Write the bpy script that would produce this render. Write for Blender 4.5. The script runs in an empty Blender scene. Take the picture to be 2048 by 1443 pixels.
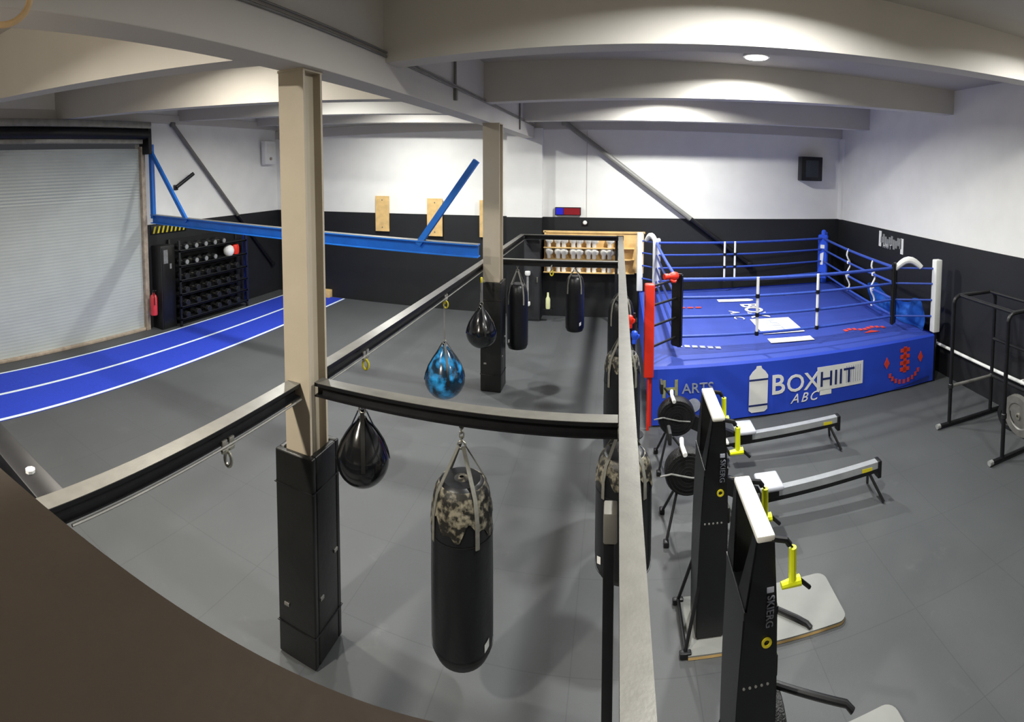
import bpy, bmesh, math, random
from mathutils import Vector, Matrix
random.seed(7)
C = bpy.context.scene.collection
PI = math.pi

# ------------------------------------------------------------------ helpers
def lin(h):
    h = h.lstrip('#'); out = []
    for i in (0, 2, 4):
        c = int(h[i:i+2], 16)/255
        out.append(c/12.92 if c <= .04045 else ((c+.055)/1.055)**2.4)
    return out+[1]

def mat(name, col, rough=.55, metal=0, var=.12, scale=6, bump=0.0, bscale=60, coat=0, emit=0, col2=None, thresh=None, spec=.5):
    m = bpy.data.materials.new(name); m.use_nodes = True
    nt = m.node_tree; b = nt.nodes['Principled BSDF']
    b.inputs['Roughness'].default_value = rough
    b.inputs['Metallic'].default_value = metal
    b.inputs['Coat Weight'].default_value = coat
    b.inputs['Specular IOR Level'].default_value = spec
    tc = nt.nodes.new('ShaderNodeTexCoord')
    nz = nt.nodes.new('ShaderNodeTexNoise'); nz.inputs['Scale'].default_value = scale; nz.inputs['Detail'].default_value = 5
    nt.links.new(tc.outputs['Object'], nz.inputs['Vector'])
    rp = nt.nodes.new('ShaderNodeValToRGB')
    c = lin(col); d = lin(col2) if col2 else [x*(1-var) for x in c[:3]]+[1]
    e = c if col2 else [min(1, x*(1+var)) for x in c[:3]]+[1]
    lo, hi = thresh if thresh else (.3, .7)
    rp.color_ramp.elements[0].position = lo; rp.color_ramp.elements[0].color = d
    rp.color_ramp.elements[1].position = hi; rp.color_ramp.elements[1].color = e
    nt.links.new(nz.outputs['Fac'], rp.inputs['Fac'])
    nt.links.new(rp.outputs['Color'], b.inputs['Base Color'])
    if bump:
        n2 = nt.nodes.new('ShaderNodeTexNoise'); n2.inputs['Scale'].default_value = bscale; n2.inputs['Detail'].default_value = 4
        nt.links.new(tc.outputs['Object'], n2.inputs['Vector'])
        bp = nt.nodes.new('ShaderNodeBump'); bp.inputs['Strength'].default_value = bump; bp.inputs['Distance'].default_value = .02
        nt.links.new(n2.outputs['Fac'], bp.inputs['Height']); nt.links.new(bp.outputs['Normal'], b.inputs['Normal'])
    if emit:
        b.inputs['Emission Color'].default_value = c; b.inputs['Emission Strength'].default_value = emit
    return m

def box(bm, lo, hi, bev=0, M=None, seg=2):
    lo = Vector(lo); hi = Vector(hi)
    vs = [bm.verts.new((x, y, z)) for z in (lo.z, hi.z) for y in (lo.y, hi.y) for x in (lo.x, hi.x)]
    fs = [bm.faces.new([vs[i] for i in q]) for q in ((0,2,3,1),(4,5,7,6),(0,1,5,4),(2,6,7,3),(0,4,6,2),(1,3,7,5))]
    if bev:
        es = list({e for f in fs for e in f.edges})
        r = bmesh.ops.bevel(bm, geom=es, offset=bev, segments=seg, affect='EDGES', profile=.5)
        vs = list({v for f in r['faces'] for v in f.verts} | {v for v in vs if v.is_valid})
    if M is not None:
        bmesh.ops.transform(bm, matrix=M, verts=[v for v in vs if v.is_valid])
    return bm

def cbox(bm, c, s, bev=0, M=None):
    return box(bm, [c[i]-s[i]/2 for i in range(3)], [c[i]+s[i]/2 for i in range(3)], bev, M)

def tube(bm, pts, r, seg=10, closed=False):
    pts = [Vector(p) for p in pts]; n = len(pts); rings = []
    rr = r if isinstance(r, (list, tuple)) else [r]*n
    prev = None
    for i, p in enumerate(pts):
        if closed: t = pts[(i+1) % n]-pts[i-1]
        else: t = pts[min(i+1, n-1)]-pts[max(i-1, 0)]
        t.normalize()
        if prev is None:
            a = Vector((0,0,1)) if abs(t.z) < .9 else Vector((1,0,0))
            u = t.cross(a).normalized()
        else:
            u = (prev-t*prev.dot(t)).normalized()
        prev = u; w = t.cross(u)
        rings.append([bm.verts.new(p+(u*math.cos(2*PI*k/seg)+w*math.sin(2*PI*k/seg))*rr[i]) for k in range(seg)])
    m = n if closed else n-1
    for i in range(m):
        a, b = rings[i], rings[(i+1) % n]
        for k in range(seg):
            bm.faces.new((a[k], a[(k+1) % seg], b[(k+1) % seg], b[k]))
    if not closed:
        bm.faces.new(rings[0][::-1]); bm.faces.new(rings[-1])
    return bm

def lathe(bm, prof, c=(0,0,0), seg=28, R=None):
    c = Vector(c); rings = []
    for r, z in prof:
        if r < 1e-6: rings.append([bm.verts.new((0,0,z))])
        else: rings.append([bm.verts.new((r*math.cos(2*PI*k/seg), r*math.sin(2*PI*k/seg), z)) for k in range(seg)])
    for a, b in zip(rings, rings[1:]):
        for k in range(seg):
            k2 = (k+1) % seg
            if len(a) == 1 and len(b) == 1: continue
            if len(a) == 1: bm.faces.new((a[0], b[k], b[k2]))
            elif len(b) == 1: bm.faces.new((a[k], a[k2], b[0]))
            else: bm.faces.new((a[k], a[k2], b[k2], b[k]))
    ann = prof[0][0] > 1e-6 and abs(prof[0][0]-prof[-1][0]) < 1e-9
    if ann:
        for k in range(seg): bm.faces.new((rings[-1][k], rings[-1][(k+1) % seg], rings[0][(k+1) % seg], rings[0][k]))
    for rg in (() if ann else (rings[0], rings[-1])):
        if len(rg) > 1:
            try: bm.faces.new(rg)
            except ValueError: pass
    vs = [v for rg in rings for v in rg]
    M = Matrix.Translation(c) @ (R.to_4x4() if R else Matrix.Identity(4))
    bmesh.ops.transform(bm, matrix=M, verts=vs)
    return bm

def prism(bm, poly, off):
    off = Vector(off); a = [bm.verts.new(p) for p in poly]; b = [bm.verts.new(Vector(p)+off) for p in poly]
    n = len(a); bm.faces.new(a[::-1]); bm.faces.new(b)
    for i in range(n): bm.faces.new((a[i], a[(i+1) % n], b[(i+1) % n], b[i]))
    return bm

def grid(bm, fn, nu, nv):
    V = [[bm.verts.new(fn(i/nu, j/nv)) for i in range(nu+1)] for j in range(nv+1)]
    for j in range(nv):
        for i in range(nu): bm.faces.new((V[j][i], V[j][i+1], V[j+1][i+1], V[j+1][i]))
    return bm

def link_chain(bm, p0, p1, L=.05, r=.006, w=.016):
    p0 = Vector(p0); p1 = Vector(p1); d = p1-p0; n = max(1, round(d.length/(L*.78))); d.normalize()
    a = d.cross(Vector((0,1,0)) if abs(d.y) < .9 else Vector((1,0,0))).normalized(); b = d.cross(a)
    for i in range(n):
        c = p0+(p1-p0)*((i+.5)/n); s = a if i % 2 else b
        pts = [c+d*(L/2-w)*(1 if math.cos(t) > 0 else -1)+d*w*math.cos(t)+s*w*math.sin(t) for t in [2*PI*k/8+.01 for k in range(8)]]
        tube(bm, pts, r, 5, True)
    return bm

def obj(name, bm, m, parent=None, loc=None, smooth=True, ang=35):
    bmesh.ops.recalc_face_normals(bm, faces=bm.faces)
    me = bpy.data.meshes.new(name)
    if loc is not None: bmesh.ops.translate(bm, vec=-Vector(loc), verts=bm.verts)
    bm.to_mesh(me); bm.free(); me.materials.append(m)
    if smooth:
        me.polygons.foreach_set('use_smooth', [True]*len(me.polygons)); me.set_sharp_from_angle(angle=math.radians(ang))
    o = bpy.data.objects.new(name, me); C.objects.link(o)
    if parent is not None: o.parent = parent
    elif loc is not None: o.location = loc
    return o

def B(): return bmesh.new()

def tag(o, label, cat, group=None, kind=None):
    o['label'] = label; o['category'] = cat
    if group: o['group'] = group
    if kind: o['kind'] = kind
    return o

class Thing:
    """an Empty at the thing's base; parts are given in world coordinates"""
    def __init__(s, name, label, cat, loc=(0,0,0), group=None, kind=None):
        s.loc = Vector(loc); s.o = bpy.data.objects.new(name, None); C.objects.link(s.o)
        s.o.location = s.loc; s.o.empty_display_size = .1; tag(s.o, label, cat, group, kind)
    def part(s, name, bm, m, label=None, parent=None, smooth=True):
        o = obj(name, bm, m, parent or s.o, s.loc, smooth)
        if label: o['label'] = label
        return o
    def text(s, name, txt, size, M, m, parent=None, shear=0, spacing=1, extr=.003, bold=0, label=None):
        o = text_obj(name, txt, size, Matrix.Translation(-s.loc) @ M, m, shear, spacing, extr, bold); o.parent = parent or s.o
        if label: o['label'] = label
        return o

def text_obj(name, txt, size, M, m, shear=0, spacing=1, extr=.003, bold=0, align='LEFT'):
    cu = bpy.data.curves.new(name+'_c', 'FONT'); cu.body = txt; cu.size = size; cu.extrude = extr; cu.shear = shear
    cu.space_character = spacing; cu.offset = bold; cu.align_x = align; cu.resolution_u = 3
    t = bpy.data.objects.new(name+'_t', cu); C.objects.link(t)
    me = bpy.data.meshes.new_from_object(t.evaluated_get(bpy.context.evaluated_depsgraph_get()))
    bpy.data.objects.remove(t); bpy.data.curves.remove(cu)
    me.name = name; me.transform(M); me.materials.clear(); me.materials.append(m)
    o = bpy.data.objects.new(name, me); C.objects.link(o); return o

def frame_M(origin, x, y):
    x = Vector(x).normalized(); y = Vector(y).normalized(); z = x.cross(y).normalized(); y = z.cross(x)
    return Matrix(((x.x,y.x,z.x,origin[0]),(x.y,y.y,z.y,origin[1]),(x.z,y.z,z.z,origin[2]),(0,0,0,1)))

def dup(root, loc, label=None, rotz=None, group=None):
    r = root.copy(); C.objects.link(r); r.location = loc
    if rotz is not None: r.rotation_euler = (0,0,rotz)
    if label: r['label'] = label
    if group: r['group'] = group
    for ch in list(root.children):
        c = ch.copy(); C.objects.link(c); c.parent = r
        for g in list(ch.children):
            d = g.copy(); C.objects.link(d); d.parent = c
    return r

def struct(name, bm, m, label=None, parent=None, smooth=False):
    o = obj(name, bm, m, parent, smooth=smooth)
    if parent is None: o['kind'] = 'structure'; o['category'] = name.split('_')[0]
    if label: o['label'] = label
    return o

ORD = ['first','second','third','fourth','fifth','sixth','seventh','eighth','ninth','tenth','eleventh','twelfth']

# ------------------------------------------------------------------ materials
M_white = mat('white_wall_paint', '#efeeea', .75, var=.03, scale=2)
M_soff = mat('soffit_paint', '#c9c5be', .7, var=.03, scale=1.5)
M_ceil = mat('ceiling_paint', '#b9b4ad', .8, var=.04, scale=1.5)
M_dado = mat('black_wall_paint', '#18191c', .6, var=.15, scale=3, bump=.05, bscale=30)
M_cream = mat('cream_steel_paint', '#b0a592', .45, var=.04, scale=4, bump=.03)
M_blkpad = mat('black_vinyl', '#141413', .38, var=.2, scale=5, bump=.12, bscale=14)
M_blkst = mat('black_steel', '#17171a', .42, metal=.2, var=.25, scale=9)
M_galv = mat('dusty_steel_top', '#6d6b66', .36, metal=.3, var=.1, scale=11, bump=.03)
M_blue = mat('blue_steel_paint', '#1a6ac8', .4, var=.12, scale=4)
M_turf = mat('blue_turf', '#1a39b8', .85, var=.1, scale=30, bump=.25, bscale=300)
M_line = mat('white_turf_line', '#d9e6ee', .8, var=.05, scale=20)
M_shut = mat('roller_shutter_steel', '#b2b8b6', .5, metal=.1, var=.06, scale=1.2)
M_gal2 = mat('grey_galvanised', '#8b8984', .45, metal=.5, var=.15, scale=8)
M_rusty = mat('weathered_guide_steel', '#a89a8a', .6, metal=.2, var=.25, scale=7)
M_leath = mat('black_leather', '#121316', .36, var=.2, scale=4, bump=.1, bscale=25)
M_gloss = mat('glossy_black_vinyl', '#0f1012', .16, var=.3, scale=6, bump=.06, bscale=9, coat=.4)
M_tape = mat('worn_silver_tape', '#837d6c', .5, var=.1, scale=20, col2='#1d1b17', thresh=(.45,.62), bump=.1)
M_steel = mat('chain_steel', '#b5b2a6', .35, metal=.8, var=.15, scale=20)
M_strap = mat('grey_webbing', '#6f6e67', .7, var=.15, scale=30)
M_aqua = mat('marbled_blue_vinyl', '#2f9be0', .18, scale=5.5, col2='#0b2538', thresh=(.47,.66), coat=.4)
M_canvas = mat('blue_canvas', '#2b4098', .6, var=.05, scale=3, bump=.05, bscale=10)
M_apron = mat('blue_vinyl_skirt', '#2547c4', .5, var=.06, scale=2, bump=.1, bscale=4)
M_rope = mat('blue_rope_cover', '#2f4ba6', .45, var=.12, scale=15)
M_wht = mat('white_vinyl', '#e9e9e6', .5, var=.03, scale=5)
M_red = mat('red_vinyl', '#e2301c', .45, var=.05, scale=5)
M_bluep = mat('blue_vinyl_pad', '#2a55d8', .4, var=.08, scale=6)
M_gold = mat('gold_print', '#8f9163', .5, var=.2, scale=12)
M_silverp = mat('silver_print', '#a9aec0', .5, var=.15, scale=12)
M_greyp = mat('grey_print', '#98a0b0', .5, var=.2, scale=12)
M_redp = mat('red_print', '#d8402c', .55, var=.1, scale=14)
M_navy = mat('navy_print', '#1d2a63', .5, var=.1, scale=10)
M_drape = mat('sky_blue_cover', '#2a6fd8', .6, var=.18, scale=5, bump=.2, bscale=7)
M_skib = mat('ski_machine_black', '#0b0d12', .42, var=.2, scale=6)
M_skiw = mat('pale_grey_plastic', '#e4e3dc', .45, var=.03, scale=8)
M_yel = mat('yellow_grip', '#e6f01e', .45, var=.05, scale=10)
M_yel2 = mat('yellow_plastic', '#cdbf2a', .45, var=.1, scale=10)
M_deck = mat('grey_deck_board', '#7f807d', .6, var=.06, scale=5)
M_ply = mat('plywood', '#d9b67a', .6, var=.14, scale=6, bump=.04)
M_alum = mat('brushed_aluminium', '#c3c6c9', .32, metal=.6, var=.06, scale=14)
M_seat = mat('grey_seat', '#b9bcc6', .4, var=.06, scale=8)
M_mesh = mat('black_fan_cage', '#0d0d0f', .45, var=.3, scale=25, bump=.5, bscale=90)
M_dark = mat('dark_rack_steel', '#1a1b1d', .45, var=.2, scale=8)
M_iron = mat('grey_dumbbell_face', '#9d9e9c', .4, metal=.3, var=.2, scale=20)
M_rub = mat('black_rubber', '#17181a', .65, var=.2, scale=12)
M_pipe = mat('grey_brace_steel', '#77756f', .5, metal=.3, var=.12, scale=5)
M_grey = mat('charcoal_locker', '#2a2b2e', .5, var=.1, scale=4)
M_brown = mat('taupe_painted_board', '#5a4f45', .5, var=.12, scale=3, bump=.05)
M_wood = mat('pale_beech', '#d9b98a', .4, var=.12, scale=9)
M_glove = mat('white_glove_leather', '#f0ede6', .45, var=.05, scale=10)
M_lamp = mat('lit_diffuser', '#fff6e6', .5, emit=14)
M_ledr = mat('dark_red_display', '#7a1a22', .3, var=.1, emit=.25)
M_ledb = mat('blue_display', '#2424b0', .3, var=.1, emit=.35)
M_spk = mat('speaker_grille', '#2b3138', .6, var=.2, scale=60, bump=.3, bscale=200)

def floor_mat():
    m = mat('rubber_floor_tiles', '#47494b', .62, var=.09, scale=.9, bump=.12, bscale=180)
    nt = m.node_tree; b = nt.nodes['Principled BSDF']
    src = b.inputs['Base Color'].links[0].from_socket
    tc = [n for n in nt.nodes if n.type == 'TEX_COORD'][0]
    br = nt.nodes.new('ShaderNodeTexBrick'); br.offset = 0
    br.inputs['Scale'].default_value = 1; br.inputs['Brick Width'].default_value = 1.0; br.inputs['Row Height'].default_value = 1.0
    br.inputs['Mortar Size'].default_value = .005; br.inputs['Mortar Smooth'].default_value = .3
    br.inputs['Color1'].default_value = (1,1,1,1); br.inputs['Color2'].default_value = (.97,.97,.975,1); br.inputs['Mortar'].default_value = (.78,.78,.79,1)
    mp = nt.nodes.new('ShaderNodeMapping'); mp.inputs['Location'].default_value = (.33,.1,0)
    nt.links.new(tc.outputs['Object'], mp.inputs['Vector']); nt.links.new(mp.outputs['Vector'], br.inputs['Vector'])
    mx = nt.nodes.new('ShaderNodeMix'); mx.data_type = 'RGBA'; mx.blend_type = 'MULTIPLY'; mx.inputs['Factor'].default_value = 1
    nt.links.new(src, mx.inputs['A']); nt.links.new(br.outputs['Color'], mx.inputs['B'])
    # pale scuffs
    n3 = nt.nodes.new('ShaderNodeTexNoise'); n3.inputs['Scale'].default_value = 2.2; n3.inputs['Detail'].default_value = 9; n3.inputs['Roughness'].default_value = .7
    nt.links.new(tc.outputs['Object'], n3.inputs['Vector'])
    r3 = nt.nodes.new('ShaderNodeValToRGB'); r3.color_ramp.elements[0].position = .6; r3.color_ramp.elements[1].position = .82
    r3.color_ramp.elements[0].color = (0,0,0,1); r3.color_ramp.elements[1].color = (.22,.22,.22,1)
    nt.links.new(n3.outputs['Fac'], r3.inputs['Fac'])
    m2 = nt.nodes.new('ShaderNodeMix'); m2.data_type = 'RGBA'
    m2.inputs['B'].default_value = (.2,.2,.205,1)
    nt.links.new(r3.outputs['Color'], m2.inputs['Factor']); nt.links.new(mx.outputs['Result'], m2.inputs['A'])
    nt.links.new(m2.outputs['Result'], b.inputs['Base Color'])
    return m
M_floor = floor_mat()

# ------------------------------------------------------------------ room
XL, XR, YF, YN, ZC, ZD = -10.6, 6.28, 13.95, -4.0, 5.75, 2.69
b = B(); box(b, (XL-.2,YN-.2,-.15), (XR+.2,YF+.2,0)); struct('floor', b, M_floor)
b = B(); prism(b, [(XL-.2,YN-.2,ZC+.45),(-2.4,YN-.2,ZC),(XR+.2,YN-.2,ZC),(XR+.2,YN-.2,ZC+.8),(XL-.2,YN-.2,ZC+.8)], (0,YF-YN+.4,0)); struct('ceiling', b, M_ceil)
b = B(); box(b, (XL-.2,YF,0), (XR+.2,YF+.2,ZC+.3)); wf = struct('wall_far', b, M_white)
b = B(); box(b, (XL,YF-.015,0), (XR,YF+.01,ZD)); struct('dado_panel', b, M_dado, 'black painted lower wall', wf)
b = B(); box(b, (XL,YF-.05,5.02), (XR,YF+.01,5.3), .01); struct('wall_head_trim', b, M_soff, None, wf)
for x in (1.15, ):
    b = B(); box(b, (-.84,YF-.012,ZD), (-.825,YF,5.02)); struct('panel_seam', b, M_soff, None, wf)
b = B(); box(b, (XR,YN,0), (XR+.2,YF,ZC+.3)); wr = struct('wall_right', b, M_white)
b = B(); box(b, (XR-.015,YN,0), (XR+.01,YF,ZD)); struct('dado_panel', b, M_dado, 'black painted lower wall', wr)
b = B(); box(b, (XR-.06,13.7,ZD), (XR,YF,5.0)); struct('corner_post', b, M_white, None, wr)
# left wall with the shutter opening Y 3.3..8.25
SY0, SY1, SZ = 3.2, 8.25, 4.95
b = B()
for lo, hi in (((XL-.2,YN,0),(XL,SY0,ZC+.4)), ((XL-.2,SY1,0),(XL,YF,ZC+.4)), ((XL-.2,SY0,SZ),(XL,SY1,ZC+.4))): box(b, lo, hi)
wl = struct('wall_left', b, M_white)
b = B(); box(b, (XL-.01,SY1+.1,0), (XL+.015,YF,ZD)); box(b, (XL-.01,YN,0), (XL+.015,SY0,ZD)); struct('dado_panel', b, M_dado, 'black painted lower wall', wl)
b = B(); box(b, (XL,YN,5.32), (XL+.06,YF,5.55), .01); struct('wall_head_trim', b, M_soff, None, wl)
b = B(); box(b, (XL-.2,YN-.2,0), (XR+.2,YN,ZC+.4)); struct('wall_near', b, M_white)
# pilaster behind the far end of the long beam
b = B(); box(b, (-2.95,YF-.25,ZD), (-2.0,YF,5.05)); pl = struct('trim_1', b, M_white); pl['label'] = 'white wall pilaster under the far end of the beam'
b = B(); box(b, (-2.95,YF-.26,0), (-2.0,YF,ZD)); struct('dado_panel', b, M_dado, 'black painted lower pilaster', pl)

b = B(); box(b, (XL,YN,2.2), (XR,.0,2.42)); mz = struct('floor_mezzanine', b, mat('pale_mezzanine_boards','#a89f92',.6), 'mezzanine floor under the camera')
# long beam, columns, cross beams (soffits)
def sbeam(n, bm, m, label):
    o = struct(n, bm, m); o['label'] = label; o['category'] = 'beam'; return o
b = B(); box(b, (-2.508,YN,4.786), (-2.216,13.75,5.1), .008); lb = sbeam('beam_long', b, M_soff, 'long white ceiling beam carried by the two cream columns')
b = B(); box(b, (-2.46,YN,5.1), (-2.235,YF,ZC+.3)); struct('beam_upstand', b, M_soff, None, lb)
b = B(); tube(b, [(-2.205,YN,5.09),(-2.205,13.6,5.09)], .012, 8); tube(b, [(-2.2,YN,5.13),(-2.2,13.6,5.13)], .01, 8); struct('cable_run', b, M_pipe, None, lb, True)
b = B(); tube(b, [(-2.2,6.88,5.6),(-2.2,6.88,5.13)], .022, 8); cbox(b, (-2.2,6.88,5.0), (.06,.07,.16), .008); struct('conduit_drop', b, M_pipe, None, lb, True)
b = B(); tube(b, [(-2.2,11.6,5.75),(-2.2,11.6,4.86)], .02, 8); struct('conduit_drop', b, M_pipe, None, lb, True)
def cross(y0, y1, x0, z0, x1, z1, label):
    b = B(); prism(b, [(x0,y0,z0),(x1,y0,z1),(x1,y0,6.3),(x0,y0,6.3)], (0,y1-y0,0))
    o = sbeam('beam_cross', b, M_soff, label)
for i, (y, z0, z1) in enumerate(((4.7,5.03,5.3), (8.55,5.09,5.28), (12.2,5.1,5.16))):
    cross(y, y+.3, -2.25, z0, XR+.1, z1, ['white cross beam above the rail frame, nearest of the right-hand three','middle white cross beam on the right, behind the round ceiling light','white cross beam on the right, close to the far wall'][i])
for i, (y, zs, sl) in enumerate(((2.84,4.79,.08),(5.85,4.83,.062),(9.6,5.0,.05),(12.9,5.1,.04))):
    cross(y, y+.3, -2.47, zs, XL-.1, zs+sl*(-2.47-XL), ['white cross beam left of the near column, nearest the camera','white cross beam running to the shutter door from behind the near column','third white cross beam on the left, before the far wall','last white cross beam on the left, tight to the far wall'][i])

def hcolumn(nm, x0, x1, y0, y1, zt, label):
    t = Thing(nm, label, 'column', ((x0+x1)/2,(y0+y1)/2,0), None, 'structure')
    b = B(); box(b, (x0,y0,0), (x1,y0+.028,zt), .003); t.part('flange', b, M_cream, smooth=False)
    b = B(); box(b, (x0,y1-.028,0), (x1,y1,zt), .003); t.part('flange', b, M_cream, smooth=False)
    xc = (x0+x1)/2; b = B(); box(b, (xc-.05,y0+.028,0), (xc+.05,y1-.028,zt)); t.part('web', b, M_cream, smooth=False)
    b = B(); box(b, (x0-.004,y0-.004,zt-.02), (x1+.004,y1+.004,zt)); t.part('cap_plate', b, M_cream, smooth=False)
    return t
def sleeve(x0, x1, y0, y1, z, label):
    t = Thing('column_pad', label, 'pad', ((x0+x1)/2,(y0+y1)/2,0), 'padded column sleeves')
    w = .055
    for k, (lo, hi) in enumerate((((x0,y0,.01),(x1,y0+w,z)), ((x0,y1-w,.01),(x1,y1,z)), ((x0,y0+w,.01),(x0+w,y1-w,z)), ((x1-w,y0+w,.01),(x1,y1-w,z)))):
        b = B(); box(b, lo, hi, .014, seg=3); t.part('pad_panel', b, M_blkpad)
    for zz in (z*.16, z*.84):
        b = B(); tube(b, [(x0-.004,y0-.004,zz),(x1+.004,y0-.004,zz),(x1+.004,y1+.004,zz),(x0-.004,y1+.004,zz)], .006, 6, True); t.part('lacing', b, M_blkst)
    for c_, s_ in (((x0+.09,y0-.004,z*.26), (.05,.012,.03)), ((x1+.004,y0+.1,z*.32), (.012,.05,.03)), ((x1+.004,y1-.09,z*.47), (.012,.05,.03))):
        b = B(); cbox(b, c_, s_, .004); t.part('buckle', b, M_gal2)
    return t
hcolumn('steel_column', -2.52, -2.28, 3.36, 3.63, 4.786, 'cream steel column nearest the camera with black pad at its foot')
sleeve(-2.585, -2.22, 3.29, 3.70, 1.74, 'black padded sleeve around the foot of the near cream column')
hcolumn('steel_column', -2.36, -2.06, 8.95, 9.25, 4.786, 'far cream steel column beyond the blue teardrop bag')
sleeve(-2.40, -2.02, 8.90, 9.30, 1.98, 'black padded sleeve around the foot of the far cream column')

# ------------------------------------------------------------------ door
t = Thing('door_1', 'grey roller shutter door in the left wall, closed', 'door', (XL,(SY0+SY1)/2,0), None, 'structure')
b = B(); n = 62
prof = []
for i in range(n*4+1):
    z = .06+i/(n*4)*(SZ-.3-.06); prof.append((XL+.02+(.006 if z > 3.4 else .0022)*math.sin(i/4*2*PI), z))
vs0 = [b.verts.new((x,SY0,z)) for x, z in prof]; vs1 = [b.verts.new((x,SY1-.05,z)) for x, z in prof]
for i in range(len(prof)-1): b.faces.new((vs0[i], vs1[i], vs1[i+1], vs0[i+1]))
t.part('shutter_curtain', b, M_shut)
b = B(); box(b, (XL,SY0,0), (XL+.09,SY1,.07), .01); t.part('bottom_bar', b, M_rusty)
for y in (SY0-.06, SY1-.06):
    b = B(); box(b, (XL,y,0), (XL+.13,y+.13,SZ-.25), .012); t.part('guide_rail', b, M_rusty)
b = B(); tube(b, [(XL+.28,SY0-.1,5.0),(XL+.28,SY1+.02,5.0)], .14, 20); t.part('shutter_drum', b, M_blkst)
b = B(); box(b, (XL+.1,SY0,4.76), (XL+.3,SY1-.12,4.87), .012); t.part('lintel_bar', b, M_gal2)
b = B(); box(b, (XL,SY0-.2,5.13), (XL+.42,SY1+.08,5.3), .02); t.part('drum_hood', b, M_gal2)
b = B(); box(b, (XL,SY1-.02,4.5), (XL+.4,SY1+.09,5.14), .02); t.part('end_bracket', b, M_blkst)

# ------------------------------------------------------------------ ceiling lights
LIGHTS = []
def lamp(x, y, z, P, col, label, size=.3):
    t = Thing('ceiling_light', label, 'light', (x,y,z), 'round ceiling lights')
    b = B(); lathe(b, [(0,.02),(.19,.02),(.2,0),(.2,-.035),(.17,-.04),(.17,-.03),(0,-.03)], (x,y,z)); t.part('housing', b, M_wht)
    b = B(); lathe(b, [(0,-.032),(.165,-.032),(.16,-.05),(.1,-.06),(0,-.062)], (x,y,z)); t.part('diffuser', b, M_lamp)
    L = bpy.data.lights.new('ceiling_light_bulb', 'AREA'); L.shape = 'DISK'; L.size = size; L.energy = P; L.color = col; L.spread = math.radians(164)
    o = bpy.data.objects.new('ceiling_light_bulb', L); C.objects.link(o); o.location = (0,0,-.075); o.parent = t.o
W1 = (1,.94,.82); W2 = (.985,.995,.955); W3 = (.97,.98,1)
def cz(x): return ZC+.45*(-2.4-x)/8.2 if x < -2.4 else ZC
for x, y, P, c, l in (
    (2.0,7.6,215,W2,'lit round ceiling light above the boxing ring between two cross beams'),
    (1.2,3.5,195,W2,'round ceiling light above the ski machines, in front of the nearest cross beam'),
    (4.5,3.7,65,W2,'round ceiling light near the right wall, above the dip rack'),
    (1.1,11.1,300,W2,'round ceiling light hidden behind the middle right cross beam'),
    (-3.7,-.5,480,W1,'round ceiling light near the camera at the left of the long beam'),
    (-4.9,4.2,170,W1,'round ceiling light in front of the shutter door, second from the camera'),
    (-5.6,7.8,210,W2,'round ceiling light above the blue track, third from the camera'),
    (-5.3,11.2,240,W2,'round ceiling light above the far end of the left bay')):
    lamp(x, y, cz(x)-.03, P, c, l)

# ------------------------------------------------------------------ training frame
ZR = 2.3
def ibeam(t, name, p, q, w=.116, h=.115, extend=0):
    """I-section beam with a pale dusty top flange"""
    p = Vector((p[0],p[1],ZR)); q = Vector((q[0],q[1],ZR)); d = (q-p).normalized(); s = Vector((-d.y,d.x,0)); u = Vector((0,0,1))
    def bar(bm, s0, s1, z0, z1):
        prism(bm, [p+s*s0+u*z0, p+s*s1+u*z0, p+s*s1+u*z1, p+s*s0+u*z1], q-p)
    b = B(); bar(b, -.006, .006, -h+.012, -.012); bar(b, -w/2, w/2, -h, -h+.012); bar(b, -w/2, w/2, -.03, -.004)
    o = t.part(name, b, M_blkst, smooth=False)
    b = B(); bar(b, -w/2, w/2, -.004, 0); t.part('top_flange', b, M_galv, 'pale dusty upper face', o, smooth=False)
fr = Thing('bag_rig', 'black steel bag frame with pale top faces spanning between the cream columns', 'frame', (-1.2,8,0))
XLr, XRr = -2.426, .084
ibeam(fr, 'side_rail', (XLr,1.02), (XLr,13.25))
ibeam(fr, 'side_rail', (XRr,.9), (XRr,13.25))
ibeam(fr, 'cross_beam', (-2.28,3.49), (.02,3.49))
ibeam(fr, 'cross_beam', (-2.37,9.56), (.02,9.56))
ibeam(fr, 'cross_beam', (-2.37,13.19), (.02,13.19))
b = B(); box(b, (-8.5,1.17,2.13), (-2.49,1.34,2.285), .01); fr.part('end_beam', b, M_blkst, 'black end beam at the mezzanine')
b = B(); lathe(b, [(0,0),(.03,0),(.03,.02),(0,.022)], (-2.75,1.25,2.283), 8); fr.part('bolt_head', b, M_wht, 'white bolt head')
b = B(); box(b, (-.055,2.68,.0), (.005,2.76,2.185), .006); fr.part('post', b, M_blkst)
b = B(); box(b, (-.055,2.66,2.02), (.02,2.78,2.19), .01); fr.part('post_bracket', b, M_pipe)
b = B(); box(b, (-.055,13.2,.0), (.02,13.28,2.185), .006); fr.part('post', b, M_blkst)
b = B(); tube(b, [(XLr+.066,1.3,2.17),(XLr+.066,13.0,2.17)], .009, 6); fr.part('cable', b, M_gal2)
b = B(); box(b, (-.02,13.14,2.19), (.16,13.3,2.3)); fr.part('rail_clamp', b, M_blkst)

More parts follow.
